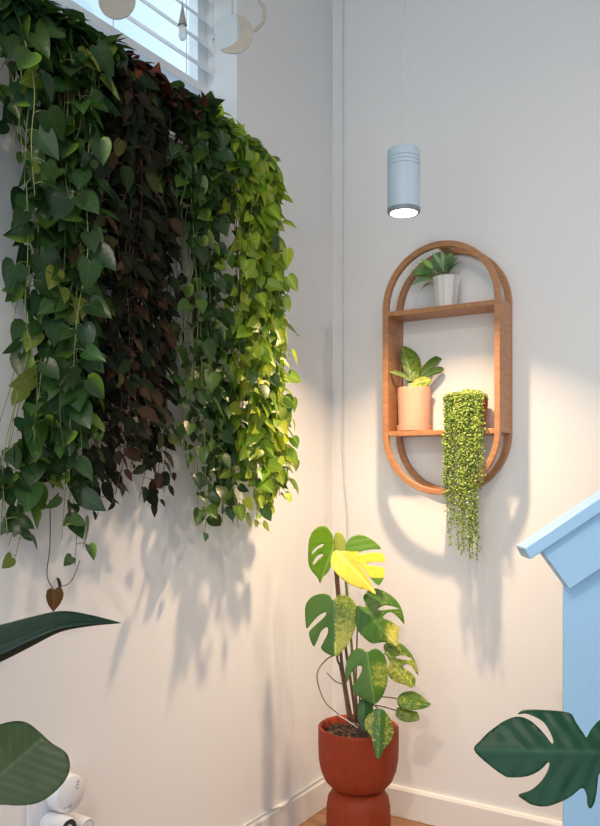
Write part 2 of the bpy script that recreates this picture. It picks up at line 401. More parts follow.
# ------------------------------------------------------------------ trailing plants on the window sill
def trailing(label, ends, palette, leafmat_, vinemat, L, W, spacing, potspots, mound, tmpl=HEART, thin=None, name='trailing_plant', droop=.25, topcol=None, outn=.55, slope=.7, lift=.02):
    ok = lambda q: q.z < SILL + lift - slope * max(0, q.x)      # the mound falls away from the sill
    """ends: list of (px, py, x) where each vine ends, seen against the left wall at distance x from it"""
    c = Vector((PX, sum(potspots) / len(potspots), SZ))
    root = thing(name, label, 'plant', c, 'trailing plants on the window sill')
    lv = Leaves(); vm = MB()
    for y in potspots:
        o = autosmooth(MB().lathe([(.030, .0005), (.032, .004), (.043, .082), (.046, .083), (.046, .094), (.042, .094), (.040, .084)], (PX, y, SZ), n=28).obj('pot', M['nursery'], root, off=c), 35)
    for (px, py, xo, *sh_) in ends:
        e = on_left(px, py, xo)
        y0 = min(max(e.y + (sh_[0] if sh_ else 0) + random.uniform(-.05, .05), min(potspots) - .03), max(potspots) + .03)
        pot = min(potspots, key=lambda q: abs(q - y0))
        x1 = max(.03, min(.15, xo * random.uniform(.6, 1.0))); bul = xo * random.uniform(.9, 1.15)
        top = SZ + random.uniform(.11, .14 + mound)
        pts = [Vector((PX + random.uniform(-.02, .02), pot + (y0 - pot) * .3, SZ + .088)),
               Vector(((PX + x1 + .03) / 2, pot + (y0 - pot) * .7, top)),
               Vector((x1 + .03, y0, SZ + random.uniform(-.01, .04)))]
        for q_ in pts[1:]: q_.z = min(q_.z, SILL + lift - .02 - slope * max(0, q_.x))
        zt = pts[-1].z; n = max(3, int((zt - e.z) / .13))
        wob = random.uniform(.008, .028)
        for k in range(1, n + 1):
            t = k / n
            pts.append(Vector((max(.018, (x1 + .03) * (1-t) + e.x * t + (bul - xo) * math.sin(t * PI) + random.uniform(-.012, .012)),
                               y0 * (1-t) + e.y * t + random.uniform(-wob, wob) * (1 if k < n else .3), zt * (1-t) + e.z * t)))
        path = catmull(pts, 7)
        vm.tube(path, random.uniform(.0014, .0021), 5, .0009)
        acc = random.uniform(0, spacing); side = random.choice((-1, 1)); tot = 0
        total = sum((path[i+1] - path[i]).length for i in range(len(path) - 1))
        for i in range(len(path) - 1):
            seg = path[i+1] - path[i]; acc += seg.length; tot += seg.length
            while acc > spacing:
                acc -= spacing * random.uniform(.75, 1.3); side = -side
                q = tot / total
                if thin and random.random() < thin(path[i], q): continue
                sz = random.uniform(.7, 1.15) * (1 if q < .93 else random.uniform(.6, .95))
                lat = Vector((random.uniform(-.1, 1.0), side * random.uniform(.3, 1.0), random.uniform(-.3, .5))).normalized()
                stem = lat * random.uniform(.012, .034)
                a = path[i] + seg * random.random(); bpt = a + stem
                if bpt.x < .012: bpt.x = .012 + random.random() * .01
                vm.tube([a, a + stem * .5 + Vector((0, 0, .004)), bpt], .0009, 4, .0007)
                d = Vector((lat.x * .3 + random.uniform(-.25, .6), lat.y * random.uniform(.1, 1.3), -random.uniform(.25, 1.2)))
                nn = Vector((1, random.uniform(-1.4, 1.0) * outn * 2, random.uniform(-.2, 1.1)))
                if not ok(bpt): continue
                cc, ce, va, hf = palette(path[i], q)
                lv.add(bpt, d, nn, L * sz, W * sz * random.uniform(.85, 1.1), cc, ce, va, tmpl, random.uniform(.1, .5), random.uniform(0, droop), hf)
    # leaves standing up out of the pots
    for k in range(int(75 * len(potspots))):
        y = random.choice(potspots) + random.gauss(0, .05); y = min(y, JY - .02)
        a = Vector((PX, y, SZ + .088)); h = random.uniform(.0, mound + .05)
        bpt = Vector((PX + random.uniform(-.045, .10), y + random.uniform(-.04, .04), SZ + .05 + h))
        if not ok(bpt): bpt.z = SILL + lift - slope * max(0, bpt.x) - random.uniform(0, .03)
        vm.tube([a, (a + bpt) / 2 + Vector((0, 0, .012)), bpt], .0011, 4, .0008)
        d = Vector((random.uniform(-.05, 1), random.uniform(-.8, .8), random.uniform(-.9, .35)))
        nn = Vector((.6, random.uniform(-.6, .4), 1))
        cc, ce, va, hf = palette(bpt, 0)
        if topcol and random.random() < .75: cc = ce = jit(random.choice(topcol)); hf = None
        lv.add(bpt, d, nn, L * random.uniform(.7, 1.1), W * random.uniform(.7, 1.1), cc, ce, va, tmpl, .3, .2, hf)
    lv.obj('foliage', leafmat_, root, c); vm.obj('vines', vinemat, root, True, off=c)
    return root
U = random.uniform
# 1: broad green pothos at the left
def palA(p, q):
    r = random.random()
    g = random.choice([(.022, .058, .014), (.030, .080, .020), (.018, .052, .020), (.042, .095, .017)])
    g = jit(g)
    if r < .06: return (jit((.15, .20, .03)),) * 2 + (0, None)
    if r < .22: return g, g, 0, jit((.17, .30, .03))
    return tuple(x * 1.15 for x in g), g, 0, None
eA = [(U(-70, -12), U(420, 555), U(.05, .13)) for _ in range(4)]
eA += [(U(-5, 38), U(500, 555), U(.04, .09), .17) for _ in range(9)]
eA += [(U(30, 84), U(380, 540), U(.04, .14)) for _ in range(12)]
eA += [(U(55, 100), U(300, 470), U(.06, .16)) for _ in range(8)]
eA += [(U(5, 95), U(110, 260), U(.10, .19)) for _ in range(12)]
eA += [(20, 557, .07), (76, 566, .08)]
def thinA(p, q):
    x, y = proj(p)
    return .88 if x < 26 and 195 < y < 440 else .02 if y > 440 else .12
pa = trailing('broad-leaved green trailing plant at the far left end of the window sill', eA, palA, M['leafA'], M['vinegreen'], .058, .050, .036,
         [-1.60, -1.50, -1.40, -1.30], .15, HEART, thinA, 'pothos', lift=.02)
# a long bare runner with one dry brown leaf, belonging to the left plant
rm = MB(); run = catmull([on_left(50, 500, .06), on_left(50, 545, .05), on_left(47, 575, .05), on_left(54, 590, .05)], 8); rm.tube(run, .0012, 5)
rm.tube(catmull([on_left(80, 560, .05), on_left(72, 580, .05), on_left(62, 586, .05), on_left(57, 578, .05)], 6), .0011, 5)
rl = Leaves()
rl.add(on_left(54, 590, .055), Vector((0, .05, -1)), Vector((1, -.5, .3)), .05, .04, (.14, .07, .025), (.10, .05, .02), 0)
rl.add(on_left(57, 579, .055), Vector((0, .5, -1)), Vector((.2, 1, .3)), .035, .018, (.06, .04, .025), (.05, .03, .02), 0)
rm.obj('runner', M['vinebrown'], pa, True, off=pa.location); o = rl.obj('dry_leaf', M['leafB'], pa, pa.location); o['label'] = 'dry brown hanging leaf'

# 2: dark velvet-leaved plant
def palB(p, q):
    g = random.choice([(.009, .015, .007), (.012, .015, .007), (.007, .013, .007), (.015, .013, .007), (.014, .021, .007)])
    if random.random() < .10 + .25 * max(0, q - .75) * 4: g = (.05, .026, .014)
    if random.random() < .05: g = (.06, .07, .02)
    g = jit(g); return tuple(x * 1.2 for x in g), g, 0, None
eB = [(U(86, 128), U(440, 532), U(.06, .13)) for _ in range(10)] + [(U(98, 165), U(390, 505), U(.06, .15)) for _ in range(13)]
eB += [(U(140, 200), U(380, 515), U(.04, .10)) for _ in range(7)] + [(U(72, 160), U(150, 330), U(.10, .17)) for _ in range(20)]
def thinB(p, q):
    x, y = proj(p); return .6 if x > 158 and 215 < y < 470 else .05
trailing('dark purple-brown trailing plant with reddish new leaves, second from the left on the sill', eB, palB, M['leafB'], M['vinebrown'], .050, .034, .023,
         [-1.21, -1.12, -1.03], .17, LANCE, thinB, 'dark_philodendron', lift=.012, topcol=[(.13, .035, .022), (.09, .03, .018), (.06, .04, .02), (.05, .035, .02)])

# 3: mid green heart-leaf plant
def palC(p, q):
    g = jit(random.choice([(.034, .080, .016), (.026, .066, .020), (.055, .115, .018), (.025, .054, .016)]))
    if random.random() < .10: return g, g, 0, jit((.20, .30, .04))
    return tuple(x * 1.15 for x in g), g, 0, None
eC = [(U(155, 232), U(400, 515), U(.05, .12)) for _ in range(12)] + [(U(185, 236), U(450, 535), U(.05, .12)) for _ in range(9)]
eC += [(U(160, 238), U(150, 250), U(.08, .17)) for _ in range(18)] + [(207, 538, .08), (198, 520, .07)]
def thinC(p, q):
    x, y = proj(p); return .62 if x < 212 and 220 < y < 470 else .08
trailing('mid-green heart-leaved trailing plant third along the sill, between the dark and lime ones', eC, palC, M['leafC'], M['vinegreen'], .050, .044, .034,
         [-.92], .14, HEART, thinC, 'heartleaf_philodendron', lift=.012)

# 4: lime variegated plant at the right end
def palD(p, q):
    if random.random() < .14:
        g = jit((.045, .11, .02)); return g, g, 0, None
    g = jit(random.choice([(.34, .44, .035), (.42, .50, .05), (.26, .38, .03), (.20, .33, .025)]), .18)
    e = g if random.random() < .5 else jit((.16, .28, .025))
    return g, e, 0, None
eD = [(U(228, 284), U(450, 520), U(.08, .16)) for _ in range(19)] + [(U(240, 280), U(290, 450), U(.11, .17)) for _ in range(8)]
eD += [(U(222, 268), U(170, 320), U(.11, .18)) for _ in range(14)] + [(258, 528, .15), (240, 528, .12), (286, 492, .17), (280, 352, .18), (276, 300, .18), (288, 480, .17)]
trailing('lime-yellow variegated trailing plant at the right end of the sill, nearest the corner', eD, palD, M['leafD'], M['vinegreen'], .047, .041, .031,
         [-.80, -.72], .10, HEART, None, 'variegated_philodendron', slope=.95, lift=.022)

# ------------------------------------------------------------------ hanging moons and crystals
def to_ceiling(mb, p): mb.tube([p, Vector((p.x, p.y, CEIL))], .0011, 4)
def moon(px, py, t, rpx, kind, label, yawoff=0.0):
    p = at(px, py, t); r = rpx * t / FPX
    root = thing('moon_ornament', label, 'ornament', p, 'moon ornaments hanging by the window')
    ax = Matrix.Rotation(YAW + yawoff, 4, 'Z')
    def pr(mb, poly, th): mb.prism(poly, -th, th, lambda x, y, z: ax @ Vector((x, y, z))); return mb
    N = 40
    if kind == 'full':
        poly = [(r * math.cos(2*PI*k/N), r * math.sin(2*PI*k/N)) for k in range(N)]
        pr(MB(), poly, .0015).obj('moon_disc', M['moon'], root)
        topx = 0
    elif kind == 'clear':
        poly = [(r * math.cos(2*PI*k/N), r * math.sin(2*PI*k/N)) for k in range(N)]
        pr(MB(), poly, .0012).obj('acrylic_disc', M['acrylic'], root); topx = 0
    else:
        a0, a1, cut = kind                    # outer arc from a0 to a1, inner arc bulging by cut*r
        A = [(r * math.cos(a), r * math.sin(a)) for a in [math.radians(a0 + (a1 - a0) * k / N) for k in range(N + 1)]]
        p0, p1 = Vector(A[0]), Vector(A[-1]); mid = (p0 + p1) / 2; ch = p1 - p0; nrm = Vector((ch.y, -ch.x)).normalized()
        B = []
        for k in range(1, N):
            s_ = k / N; B.append(tuple(p1 + (p0 - p1) * s_ + nrm * (cut * r * math.sin(PI * s_) ** .9)))
        pr(MB(), A + B, .0015).obj('moon_crescent', M['moon'], root)
        topx = 0
    sm = MB(); q = Vector((0, 0, r * .98)); sm.tube([q, Vector((0, 0, CEIL - p.z))], .0010, 4); sm.obj('string', M['moon'], root)
    return root
moon(117, 1, 1.95, 18.5, 'full', 'solid round metal moon hanging highest left, above the dark leaves')
moon(79, 14, 1.90, 14.5, 'clear', 'clear see-through disc hanging left of the solid round moon')
moon(233, 34, 2.0, 20, (-128, 82, .62), 'wide metal crescent moon hanging at the right jamb of the window')
moon(232, 34, 2.03, 20, 'clear', 'clear see-through disc hanging just behind the wide crescent moon')
moon(247, 14, 2.05, 19.5, (-80, 68, .52), 'thin metal crescent moon hanging against the bare wall, rightmost ornament')
def crystal(px, py, t, spec, label):
    p = at(px, py, t)
    root = thing('crystal_drop', label, 'ornament', p, 'crystal drops hanging by the window')
    sm = MB(); sm.tube([(0, 0, .0), (0, 0, CEIL - p.z)], .0009, 4); sm.obj('string', M['moon'], root)
    for kind, z0, z1, r in spec:
        k = t / FPX; z0, z1, r = z0 * k, z1 * k, r * k
        if kind == 'cone': MB().lathe([(r, z0), (r * .9, z0 + .002), (r * .12, z1)], n=16).obj('metal_cap', M['moon'], root)
        else: MB().lathe([(r * .55, z0), (r, z0 + (z1 - z0) * .2), (r * .95, z0 + (z1 - z0) * .8), (r * .5, z1)], n=6).obj('crystal', M['clear'], root)
crystal(182.5, 22, 2.0, [('cone', -3, 18, 4.5), ('g', -18, -3, 4.2)], 'clear crystal under a metal cone, hanging in front of the blind slats')
crystal(213, 50, 2.02, [('g', 10, 16, 2.4), ('g', -6, 9, 2.6), ('g', -26, -7, 2.0)], 'slim string of clear beads hanging between the cone crystal and the wide crescent')

# ------------------------------------------------------------------ power cord and plugs
cordp = [(.047, -.006, CEIL - .01), (.047, -.006, 2.2), (.046, -.006, 1.6), (.047, -.006, 1.30), (.053, -.006, 1.17), (.064, -.006, 1.08), (.066, -.006, .95), (.060, -.006, .6), (.055, -.006, .25), (.035, -.012, .125), (.014, -.03, .115)]
EY = -1.285
cordp += [(.012, -.15, .114), (.015, -.30, .113), (.019, -.36, .105), (.012, -.44, .113), (.012, -.70, .113), (.012, -1.1, .113), (.014, -1.20, .15), (.02, -1.245, .26), (.035, -1.262, .348)]
tag(MB().tube(catmull(cordp, 8), .0026, 6).obj('power_cord', M['cord'], None, True), 'long white cord running down the corner and along the left baseboard', 'cord')
ou = thing('wall_outlet', 'white wall outlet plate low on the left wall behind the plugs', 'outlet', (0, -1.335, .40))
MB().box((0, -.055, -.07), (.007, .055, .07)).obj('cover_plate', M['plug'], ou, bevel=.002)
MB().box((.0065, -.018, .022), (.0085, .018, .05)).obj('socket_face', M['plug'], ou, bevel=.0005)
def puck(name, label, py, pz, x0, x1, r, dark=False):
    root = thing(name, label, 'plug', (x0, py, pz))
    def ax(mb): mb.v = [(z, x, y) for x, y, z in mb.v]; return mb
    D = x1 - x0
    autosmooth(ax(MB().lathe([(r * .86, .0005), (r * .95, .004), (r, .010), (r, D - .008), (r * .96, D - .003), (r * .88, D)], n=44)).obj('body', M['plug'], root), 50)
    return root, ax, D
p1, ax, D = puck('smart_plug', 'big round white plug with small grey print, topmost of the plugs on the left wall', -1.303, .462, .0075, .050, .044)
mk = MB()
def ann(mb, y, z, ro, ri, a0=0, a1=360, n=14, x=0.0):
    i = len(mb.v)
    for k in range(n + 1):
        a = math.radians(a0 + (a1 - a0) * k / n)
        for rr in (ri, ro):
            for xx in (x, x + .0006): mb.v.append((xx, y + rr * math.cos(a), z + rr * math.sin(a)))
    for k in range(n):
        j = i + 4 * k
        mb.f += [(j+1, j+3, j+7, j+5), (j, j+4, j+6, j+2), (j+2, j+6, j+7, j+3), (j, j+1, j+5, j+4)]
    return mb
ann(mk, .018, .012, .0055, .004, 30, 330, x=D); ann(mk, .020, .023, .004, .0026, x=D)
mk.obj('printed_mark', M['mark'], p1); mk = MB()
mk.box((D, -.0235, -.026), (D + .0006, -.012, -.0245)); mk.box((D, -.009, -.029), (D + .0006, -.004, -.0225)); mk.box((D, -.001, -.029), (D + .0006, .001, -.0225))
mk.obj('printed_mark', M['mark'], p1)
p2, ax, D = puck('plug', 'white plug with a dark ring on its face, below the big round plug', -1.338, .400, .0075, .080, .026)
ann(MB(), 0, 0, .0225, .0115, n=32, x=D - .0003).obj('dark_ring', M['dark'], p2)
p3, ax, D = puck('plug', 'small white round plug with a thin grey outline, right of the dark-ringed one', -1.262, .372, .0, .060, .022)
ann(MB(), 0, 0, .0185, .0165, n=32, x=D - .0003).obj('outline_ring', M['mark'], p3)

# ------------------------------------------------------------------ shelf plants
def pot_local(root, prof, mat, n=40, name='pot', flute=None, ang=40):
    return autosmooth(MB().lathe(prof, n=n, flute=flute).obj(name, mat, root), ang)
# white faceted pot
ws = UB + .008 + .0003
wp = thing('potted_plant', 'small grey-green leafy plant in a white fluted pot on the top shelf', 'potted plant', (.472, -.066, ws), 'plants on the oval shelf')
fl = lambda j, k, r: -.0035 * r / .045 * abs(math.sin(k / 48 * PI * 10)) 
pot_local(wp, [(.030, 0), (.034, .002), (.044, .088), (.047, .104), (.043, .104), (.039, .098), (.001, .097)], M['white'], 48, 'pot', fl, 25)
pot_local(wp, [(.037, .096), (.037, .100), (.001, .101)], M['soil'], 24, 'soil')
lf = Leaves(); st = MB()
for k in range(40):
    ang = math.radians(U(50, 195) if k % 4 else U(120, 190)); reach = .055 + .065 * max(0, (math.degrees(ang) - 60) / 130) * U(.55, 1.0)
    d = Vector((math.cos(ang), U(-.75, .35), math.sin(ang) * .85 + .12)).normalized()
    base_p = Vector((U(-.014, .014), U(-.014, .014), .1)); LL = U(.045, .062); b2 = base_p + d * max(.015, reach - LL * .6)
    b2.z = min(b2.z, .148)
    st.tube([base_p, b2], .0012, 4)
    g = jit(random.choice([(.20, .33, .17), (.25, .39, .21), (.15, .29, .08), (.25, .43, .11)]))
    lf.add(b2, d, Vector((U(-.5, .5), -1.0, .8)), LL, U(.020, .027), tuple(x * 1.2 for x in g), g, 0, LANCE, .35, .3)
lf.obj('foliage', M['fern'], wp, (0, 0, 0)); st.obj('stems', M['vinegreen'], wp)
# pink pot with saucer
ls = ZB + .008 + .0003
pp = thing('potted_plant', 'pale pink clay pot with saucer holding a small variegated plant, left on the lower shelf', 'potted plant', (.357, -.068, ls), 'plants on the oval shelf')
pot_local(pp, [(.054, 0), (.058, .002), (.060, .020), (.056, .021), (.054, .006)], M['pink'], 44, 'saucer')
pot_local(pp, [(.050, .0065), (.053, .009), (.0565, .135), (.056, .147), (.053, .149), (.051, .145), (.049, .128)], M['pink'], 44, 'pot')
pot_local(pp, [(.050, .120), (.050, .134), (.001, .136)], M['soil'], 24, 'soil')
# ------------------------------------------------------------------ traced leaf: outline on its own tilted plane in the room
def trace_leaf(name, parent, poly, base_, tip, t, mat, colfn, nrm=None, fold=.2, curl=0.0, ripple=0.0, rfreq=40, holes=(), grid=3.0, thick=.0006, sub=4, midfold=None, label=None, bow=0.0):
    P0 = at(*base_, t)
    n = (nrm if nrm is not None else (-FW + UP * .35)).normalized()
    def up3(x, y):
        r = ray(x, y); return CAM + r * ((P0 - CAM).dot(n) / r.dot(n))
    out = catmull([Vector((*p, 0)) for p in poly], sub, True)
    def inside(x, y, pl):
        c = False; j = len(pl) - 1
        for i in range(len(pl)):
            a, b_ = pl[i], pl[j]
            if (a[1] > y) != (b_[1] > y) and x < (b_[0] - a[0]) * (y - a[1]) / (b_[1] - a[1]) + a[0]: c = not c
            j = i
        return c
    loops = [[(p.x, p.y) for p in out]] + [[(p.x, p.y) for p in catmull([Vector((*q, 0)) for q in h], 4, True)] for h in holes]
    pts = []; edges = []
    for L_ in loops:
        k = len(pts); pts += L_; edges += [(k + i, k + (i + 1) % len(L_)) for i in range(len(L_))]
    xs = [p[0] for p in loops[0]]; ys = [p[1] for p in loops[0]]
    y = min(ys)
    row = 0
    while y < max(ys):
        x = min(xs) + (grid / 2 if row % 2 else 0)
        while x < max(xs):
            if inside(x, y, loops[0]) and not any(inside(x, y, h) for h in loops[1:]): pts.append((x + U(-.2, .2), y + U(-.2, .2)))
            x += grid
        y += grid; row += 1
    res = delaunay_2d_cdt([Vector(p) for p in pts], edges, [], 0, 1e-4)
    vs2, _, fs = res[0], res[1], res[2]
    keep = []
    for f_ in fs:
        cx = sum(vs2[i].x for i in f_) / len(f_); cy = sum(vs2[i].y for i in f_) / len(f_)
        if inside(cx, cy, loops[0]) and not any(inside(cx, cy, h) for h in loops[1:]): keep.append(tuple(f_))
    B = up3(*base_); T = up3(*tip); ax_ = (T - B); LL = ax_.length; ax_.normalize(); sd = n.cross(ax_)
    vs = []; cols = []; luv = []
    for v in vs2:
        q = up3(v.x, v.y); u = (q - B).dot(ax_) / LL; w_ = (q - B).dot(sd) / LL
        w_ -= bow * math.sin(max(0, min(1, u)) * PI)
        off = -fold * abs(w_) * LL - curl * max(0, u) ** 2 * LL + ripple * math.sin((u - abs(w_) * .55) * rfreq) * min(1, abs(w_) * 6)
        off += .01 * LL * noise.noise(Vector((v.x * .06, v.y * .06, t * 9)))
        vs.append(q + n * off); cols.append(colfn(u, w_, v.x, v.y)); luv.append((u, w_, 0))
    off0 = Vector(parent.location)
    me = bpy.data.meshes.new(name); me.from_pydata([tuple(v - off0) for v in vs], [], keep); me.update(); set_leaf_attrs(me, cols, luv)
    o = link(name, me, mat, parent, True)
    sm = o.modifiers.new('thickness', 'SOLIDIFY'); sm.thickness = thick; sm.offset = 0
    if label: o['label'] = label
    return o
def ss(a, b_, x):
    t_ = max(0, min(1, (x - a) / (b_ - a))); return t_ * t_ * (3 - 2 * t_)
def cst(c, va=0.0):
    return lambda u, w, x, y: (*c, va)
G1, G2 = (.10, .24, .018), (.06, .16, .015)
yl = (.55, .58, .08)
def sv(a): return lambda u, w, x, y: (*(.08, .20, .02), a)
tP = 2.48
trace_leaf('leaf', pp, [(404, 371), (401, 356), (403, 346.5), (409, 347), (417, 352), (421, 360), (421, 371), (416, 376), (410, 377)], (413, 378), (402, 346), 2.785, M['succ'], sv(.38), grid=2, fold=.25)
trace_leaf('leaf', pp, [(421, 377), (422, 368), (429, 359), (438, 354.5), (445, 356), (440, 361), (432, 368), (424, 375)], (420, 376), (445, 356), 2.765, M['succ'], cst((.075, .16, .03), .25), grid=2, fold=.3)
trace_leaf('leaf', pp, [(423, 379), (425, 372), (432, 368), (440, 366), (444, 369), (440, 373), (432, 375)], (421, 378), (444, 369), 2.745, M['succ'], cst((.07, .15, .03), .25), grid=2, fold=.3)
trace_leaf('leaf', pp, [(409, 381), (402, 377), (395, 374.5), (388, 371.5), (392, 370.5), (400, 371), (407, 375), (412, 381)], (411, 382), (388, 371), 2.755, M['succ'], cst((.16, .25, .06), .35), grid=2, fold=.2)
trace_leaf('leaf', pp, [(412, 386), (415, 379), (421, 376), (429, 377), (432, 381), (428, 385), (420, 387.5)], (412, 384), (432, 379), 2.735, M['succ'], sv(.50), grid=2, fold=.2)
trace_leaf('leaf', pp, [(407, 383), (410, 374), (415, 370), (420, 373), (418, 380), (414, 387), (409, 388)], (412, 387), (416, 370), 2.755, M['succ'], sv(.36), grid=2, fold=.2)
MB().lathe([(.010, .133), (.008, .15), (.006, .175), (.002, .19)], (-.004, -.004, 0), n=10).obj('stem', M['vinegreen'], pp)
# string of pearls
sp_ = thing('potted_plant', 'string-of-pearls plant cascading over its red-brown pot at the right of the lower shelf', 'potted plant', (.558, -.070, ls), 'plants on the oval shelf')
pot_local(sp_, [(.042, 0), (.045, .002), (.055, .085), (.056, .100), (.052, .100), (.048, .088)], M['redpot'], 40, 'pot')
pot_local(sp_, [(.047, .080), (.047, .090), (.001, .094)], M['soil'], 20, 'soil')
ico = bmesh.new(); bmesh.ops.create_icosphere(ico, subdivisions=1, radius=1.0); IV = [v.co.copy() for v in ico.verts]; IF = [tuple(v.index for v in f.verts) for f in ico.faces]; ico.free()
bd = Leaves(); sm = MB()
def bead(p, r, c):
    i = len(bd.v); st_ = Vector((1, 1, U(1.0, 1.4)))
    for q in IV: bd.v.append(p + Vector((q.x * st_.x, q.y * st_.y, q.z * st_.z)) * r); bd.c.append((*c, 0)); bd.l.append((0, .5, 0))
    bd.f += [tuple(i + a for a in f_) for f_ in IF]
PC = [(.28, .42, .06), (.42, .54, .11), (.18, .29, .045), (.56, .64, .22), (.33, .47, .09), (.14, .23, .04)]
for k in range(430):                       # crown of beads over the soil and rim
    a = U(0, 2 * PI); r = .058 * math.sqrt(random.random())
    z = .098 + .024 * (1 - (r / .060) ** 2) + U(-.006, .008)
    bead(Vector((r * math.cos(a), r * math.sin(a) * .9 - .008, z)), U(.0030, .0048), jit(random.choice(PC) if random.random() > .06 else (.45, .22, .06), .2))
for k in range(100):
    a = U(-PI * .98, -PI * .02) if k % 3 else U(-PI * .75, -PI * .25); r0 = U(.040, .062)
    x0 = .063 * math.cos(a) * U(.9, 1.05); y0 = -.012 + .062 * math.sin(a) * U(.85, 1.05); y0 = min(y0, -.030) if abs(x0) < .06 else y0
    if y0 > -.048: y0 = U(-.075, -.062) if random.random() < .7 else U(-.066, -.060)
    dx = (x0 + .072) / .144
    u_ = random.random()
    L_ = U(.06, .30) if u_ < .35 else U(.24, .36) if u_ < .72 else U(.38, .52)
    if abs(x0) > .062: L_ = min(L_, U(.2, .40))
    if x0 > .045: L_ = min(L_, U(.15, .30))
    xe = x0 * (1 if L_ < .34 else .80) + U(-.01, .01)
    pts = [Vector((x0 * .55, y0 * .4, .118)), Vector((x0 * .9, y0 * .95, .112)), Vector((x0, y0, .095))]
    n = max(2, int(L_ / .06))
    for j in range(1, n + 1): pts.append(Vector((x0 + (xe - x0) * j / n + U(-.006, .006), y0 + U(-.005, .005), .095 - L_ * j / n)))
    path = catmull(pts, 6); sm.tube(path, .0008, 4)
    acc = 0
    for i in range(len(path) - 1):
        seg = path[i+1] - path[i]; acc += seg.length
        while acc > .0068:
            acc -= .0068 * U(.7, 1.3)
            aa = U(0, 2 * PI); o_ = Vector((math.cos(aa), math.sin(aa), U(-.3, .3))) * U(.003, .0075)
            c_ = jit(random.choice(PC), .2)
            bead(path[i] + seg * random.random() + o_, U(.0021, .0036), c_)
o = bd.obj('bead_strands', M['pearl'], sp_, (0, 0, 0)); o['kind'] = 'stuff'
sm.obj('strand_stems', M['vinegreen'], sp_)

# ------------------------------------------------------------------ monstera in terracotta planter
MX, MY = .278, -.322
mo = thing('potted_monstera', 'variegated monstera in a ribbed terracotta hourglass planter standing in the corner', 'potted plant', (MX, MY, 0))
fl2 = lambda j, k, r: -.0016 * (1 if k % 4 in (0,) else 0)
bowl = [(.060, .203), (.072, .206), (.090, .215), (.108, .235), (.120, .265), (.1265, .30), (.128, .34), (.128, .395), (.1275, .400), (.1245, .403), (.120, .402), (.116, .395), (.112, .375)]
def fl3(j, k, r): return -.0017 if (k % 3 == 0 and 1 < j < 8) else 0.0
autosmooth(MB().lathe(bowl, n=150, flute=fl3).obj('bowl', M['terra'], mo), 60)
foot = [(.094, .0003), (.098, .004), (.101, .03), (.102, .10), (.101, .150), (.096, .178), (.085, .194), (.070, .2035), (.060, .2045)]
def fl4(j, k, r): return -.0017 if (k % 3 == 0 and 1 < j < 6) else 0.0
autosmooth(MB().lathe(foot, n=150, flute=fl4).obj('foot', M['terra'], mo), 60)
autosmooth(MB().lathe([(.110, .365), (.114, .378), (.08, .384), (.04, .388), (.001, .389)], n=40).obj('soil', M['soil'], mo))
chips = MB()
for k in range(70):
    a = U(0, 2 * PI); r = .105 * math.sqrt(random.random()); q = Vector((r * math.cos(a), r * math.sin(a), .386)); s_ = U(.004, .009)
    i = len(chips.v); R_ = Matrix.Rotation(U(0, 6), 3, Vector((U(-1, 1), U(-1, 1), 1)).normalized())
    bx = MB().box((-s_, -s_ * .6, -s_ * .4), (s_, s_ * .6, s_ * .4))
    chips.v += [q + R_ @ Vector(v) for v in bx.v]; chips.f += [tuple(i + z for z in f_) for f_ in bx.f]
o = chips.obj('bark_chips', M['bark'], mo); o['kind'] = 'stuff'
mloc = Vector(mo.location)
def stemp(pts, r, r1, mat, name='stem', sub=8):
    return MB().tube([p - mloc for p in catmull(pts, sub)], r, 7, r1).obj(name, mat, mo, True)
D0 = 2.58
def mp(px, py, t=D0): return at(px, py, t)
stemp([mp(352, 722), mp(346, 690), mp(341, 655), mp(338, 600), mp(333, 550)], .006, .0045, M['bark'])
stemp([mp(356, 722, 2.60), mp(352, 690, 2.6), mp(346, 650, 2.6), mp(340, 600, 2.6), mp(337, 560, 2.6)], .005, .004, M['bark'])
stemp([mp(349, 720, 2.56), mp(341, 670, 2.56), mp(337, 655, 2.56), mp(335, 600, 2.54)], .0045, .0035, M['bark'])
stemp([mp(358, 722, 2.62), mp(352, 650, 2.62), mp(344, 560, 2.62)], .0045, .0045, M['stake'], 'support_stake')
stemp([mp(354, 722, 2.57), mp(356, 680, 2.58), mp(357, 640, 2.58), mp(358, 614, 2.56)], .003, .0022, M['bark'], 'petiole')
stemp([mp(358, 722, 2.57), mp(361, 685, 2.56), mp(364, 660, 2.54), mp(367, 652, 2.50)], .003, .0022, M['bark'], 'petiole')
stemp([mp(358, 722, 2.59), mp(364, 690, 2.6), mp(372, 665, 2.6), mp(386, 653, 2.58)], .0026, .002, M['bark'], 'petiole')
stemp([mp(360, 720, 2.60), mp(372, 700, 2.58), mp(384, 697, 2.58), mp(399, 699, 2.57)], .0022, .0018, M['bark'], 'petiole')
stemp([mp(360, 720, 2.58), mp(370, 706, 2.57), mp(384, 707, 2.57), mp(398, 711, 2.56)], .0022, .0018, M['bark'], 'petiole')
stemp([mp(356, 722, 2.58), mp(362, 706, 2.55), mp(370, 703, 2.52), mp(379, 709, 2.48)], .0024, .0018, M['bark'], 'petiole')
stemp([mp(355, 722, 2.59), mp(358, 708, 2.57), mp(362, 699, 2.56)], .0024, .002, M['bark'], 'petiole')
stemp([mp(340, 654), mp(327, 659), mp(317, 675, 2.55), mp(324, 700, 2.53), mp(337, 713, 2.54), mp(348, 722, 2.56)], .0024, .0016, M['bark'], 'aerial_root')
stemp([mp(343, 684), mp(335, 681), mp(327, 673, 2.56)], .0020, .0014, M['bark'], 'aerial_root')
stemp([mp(338, 715, 2.52), mp(348, 721, 2.51), mp(358, 728, 2.51)], .0016, .0012, M['cord'], 'aerial_root')
stemp([mp(336, 562), mp(340, 555, 2.57), mp(346, 553, 2.56)], .0025, .002, M['stake'], 'petiole')
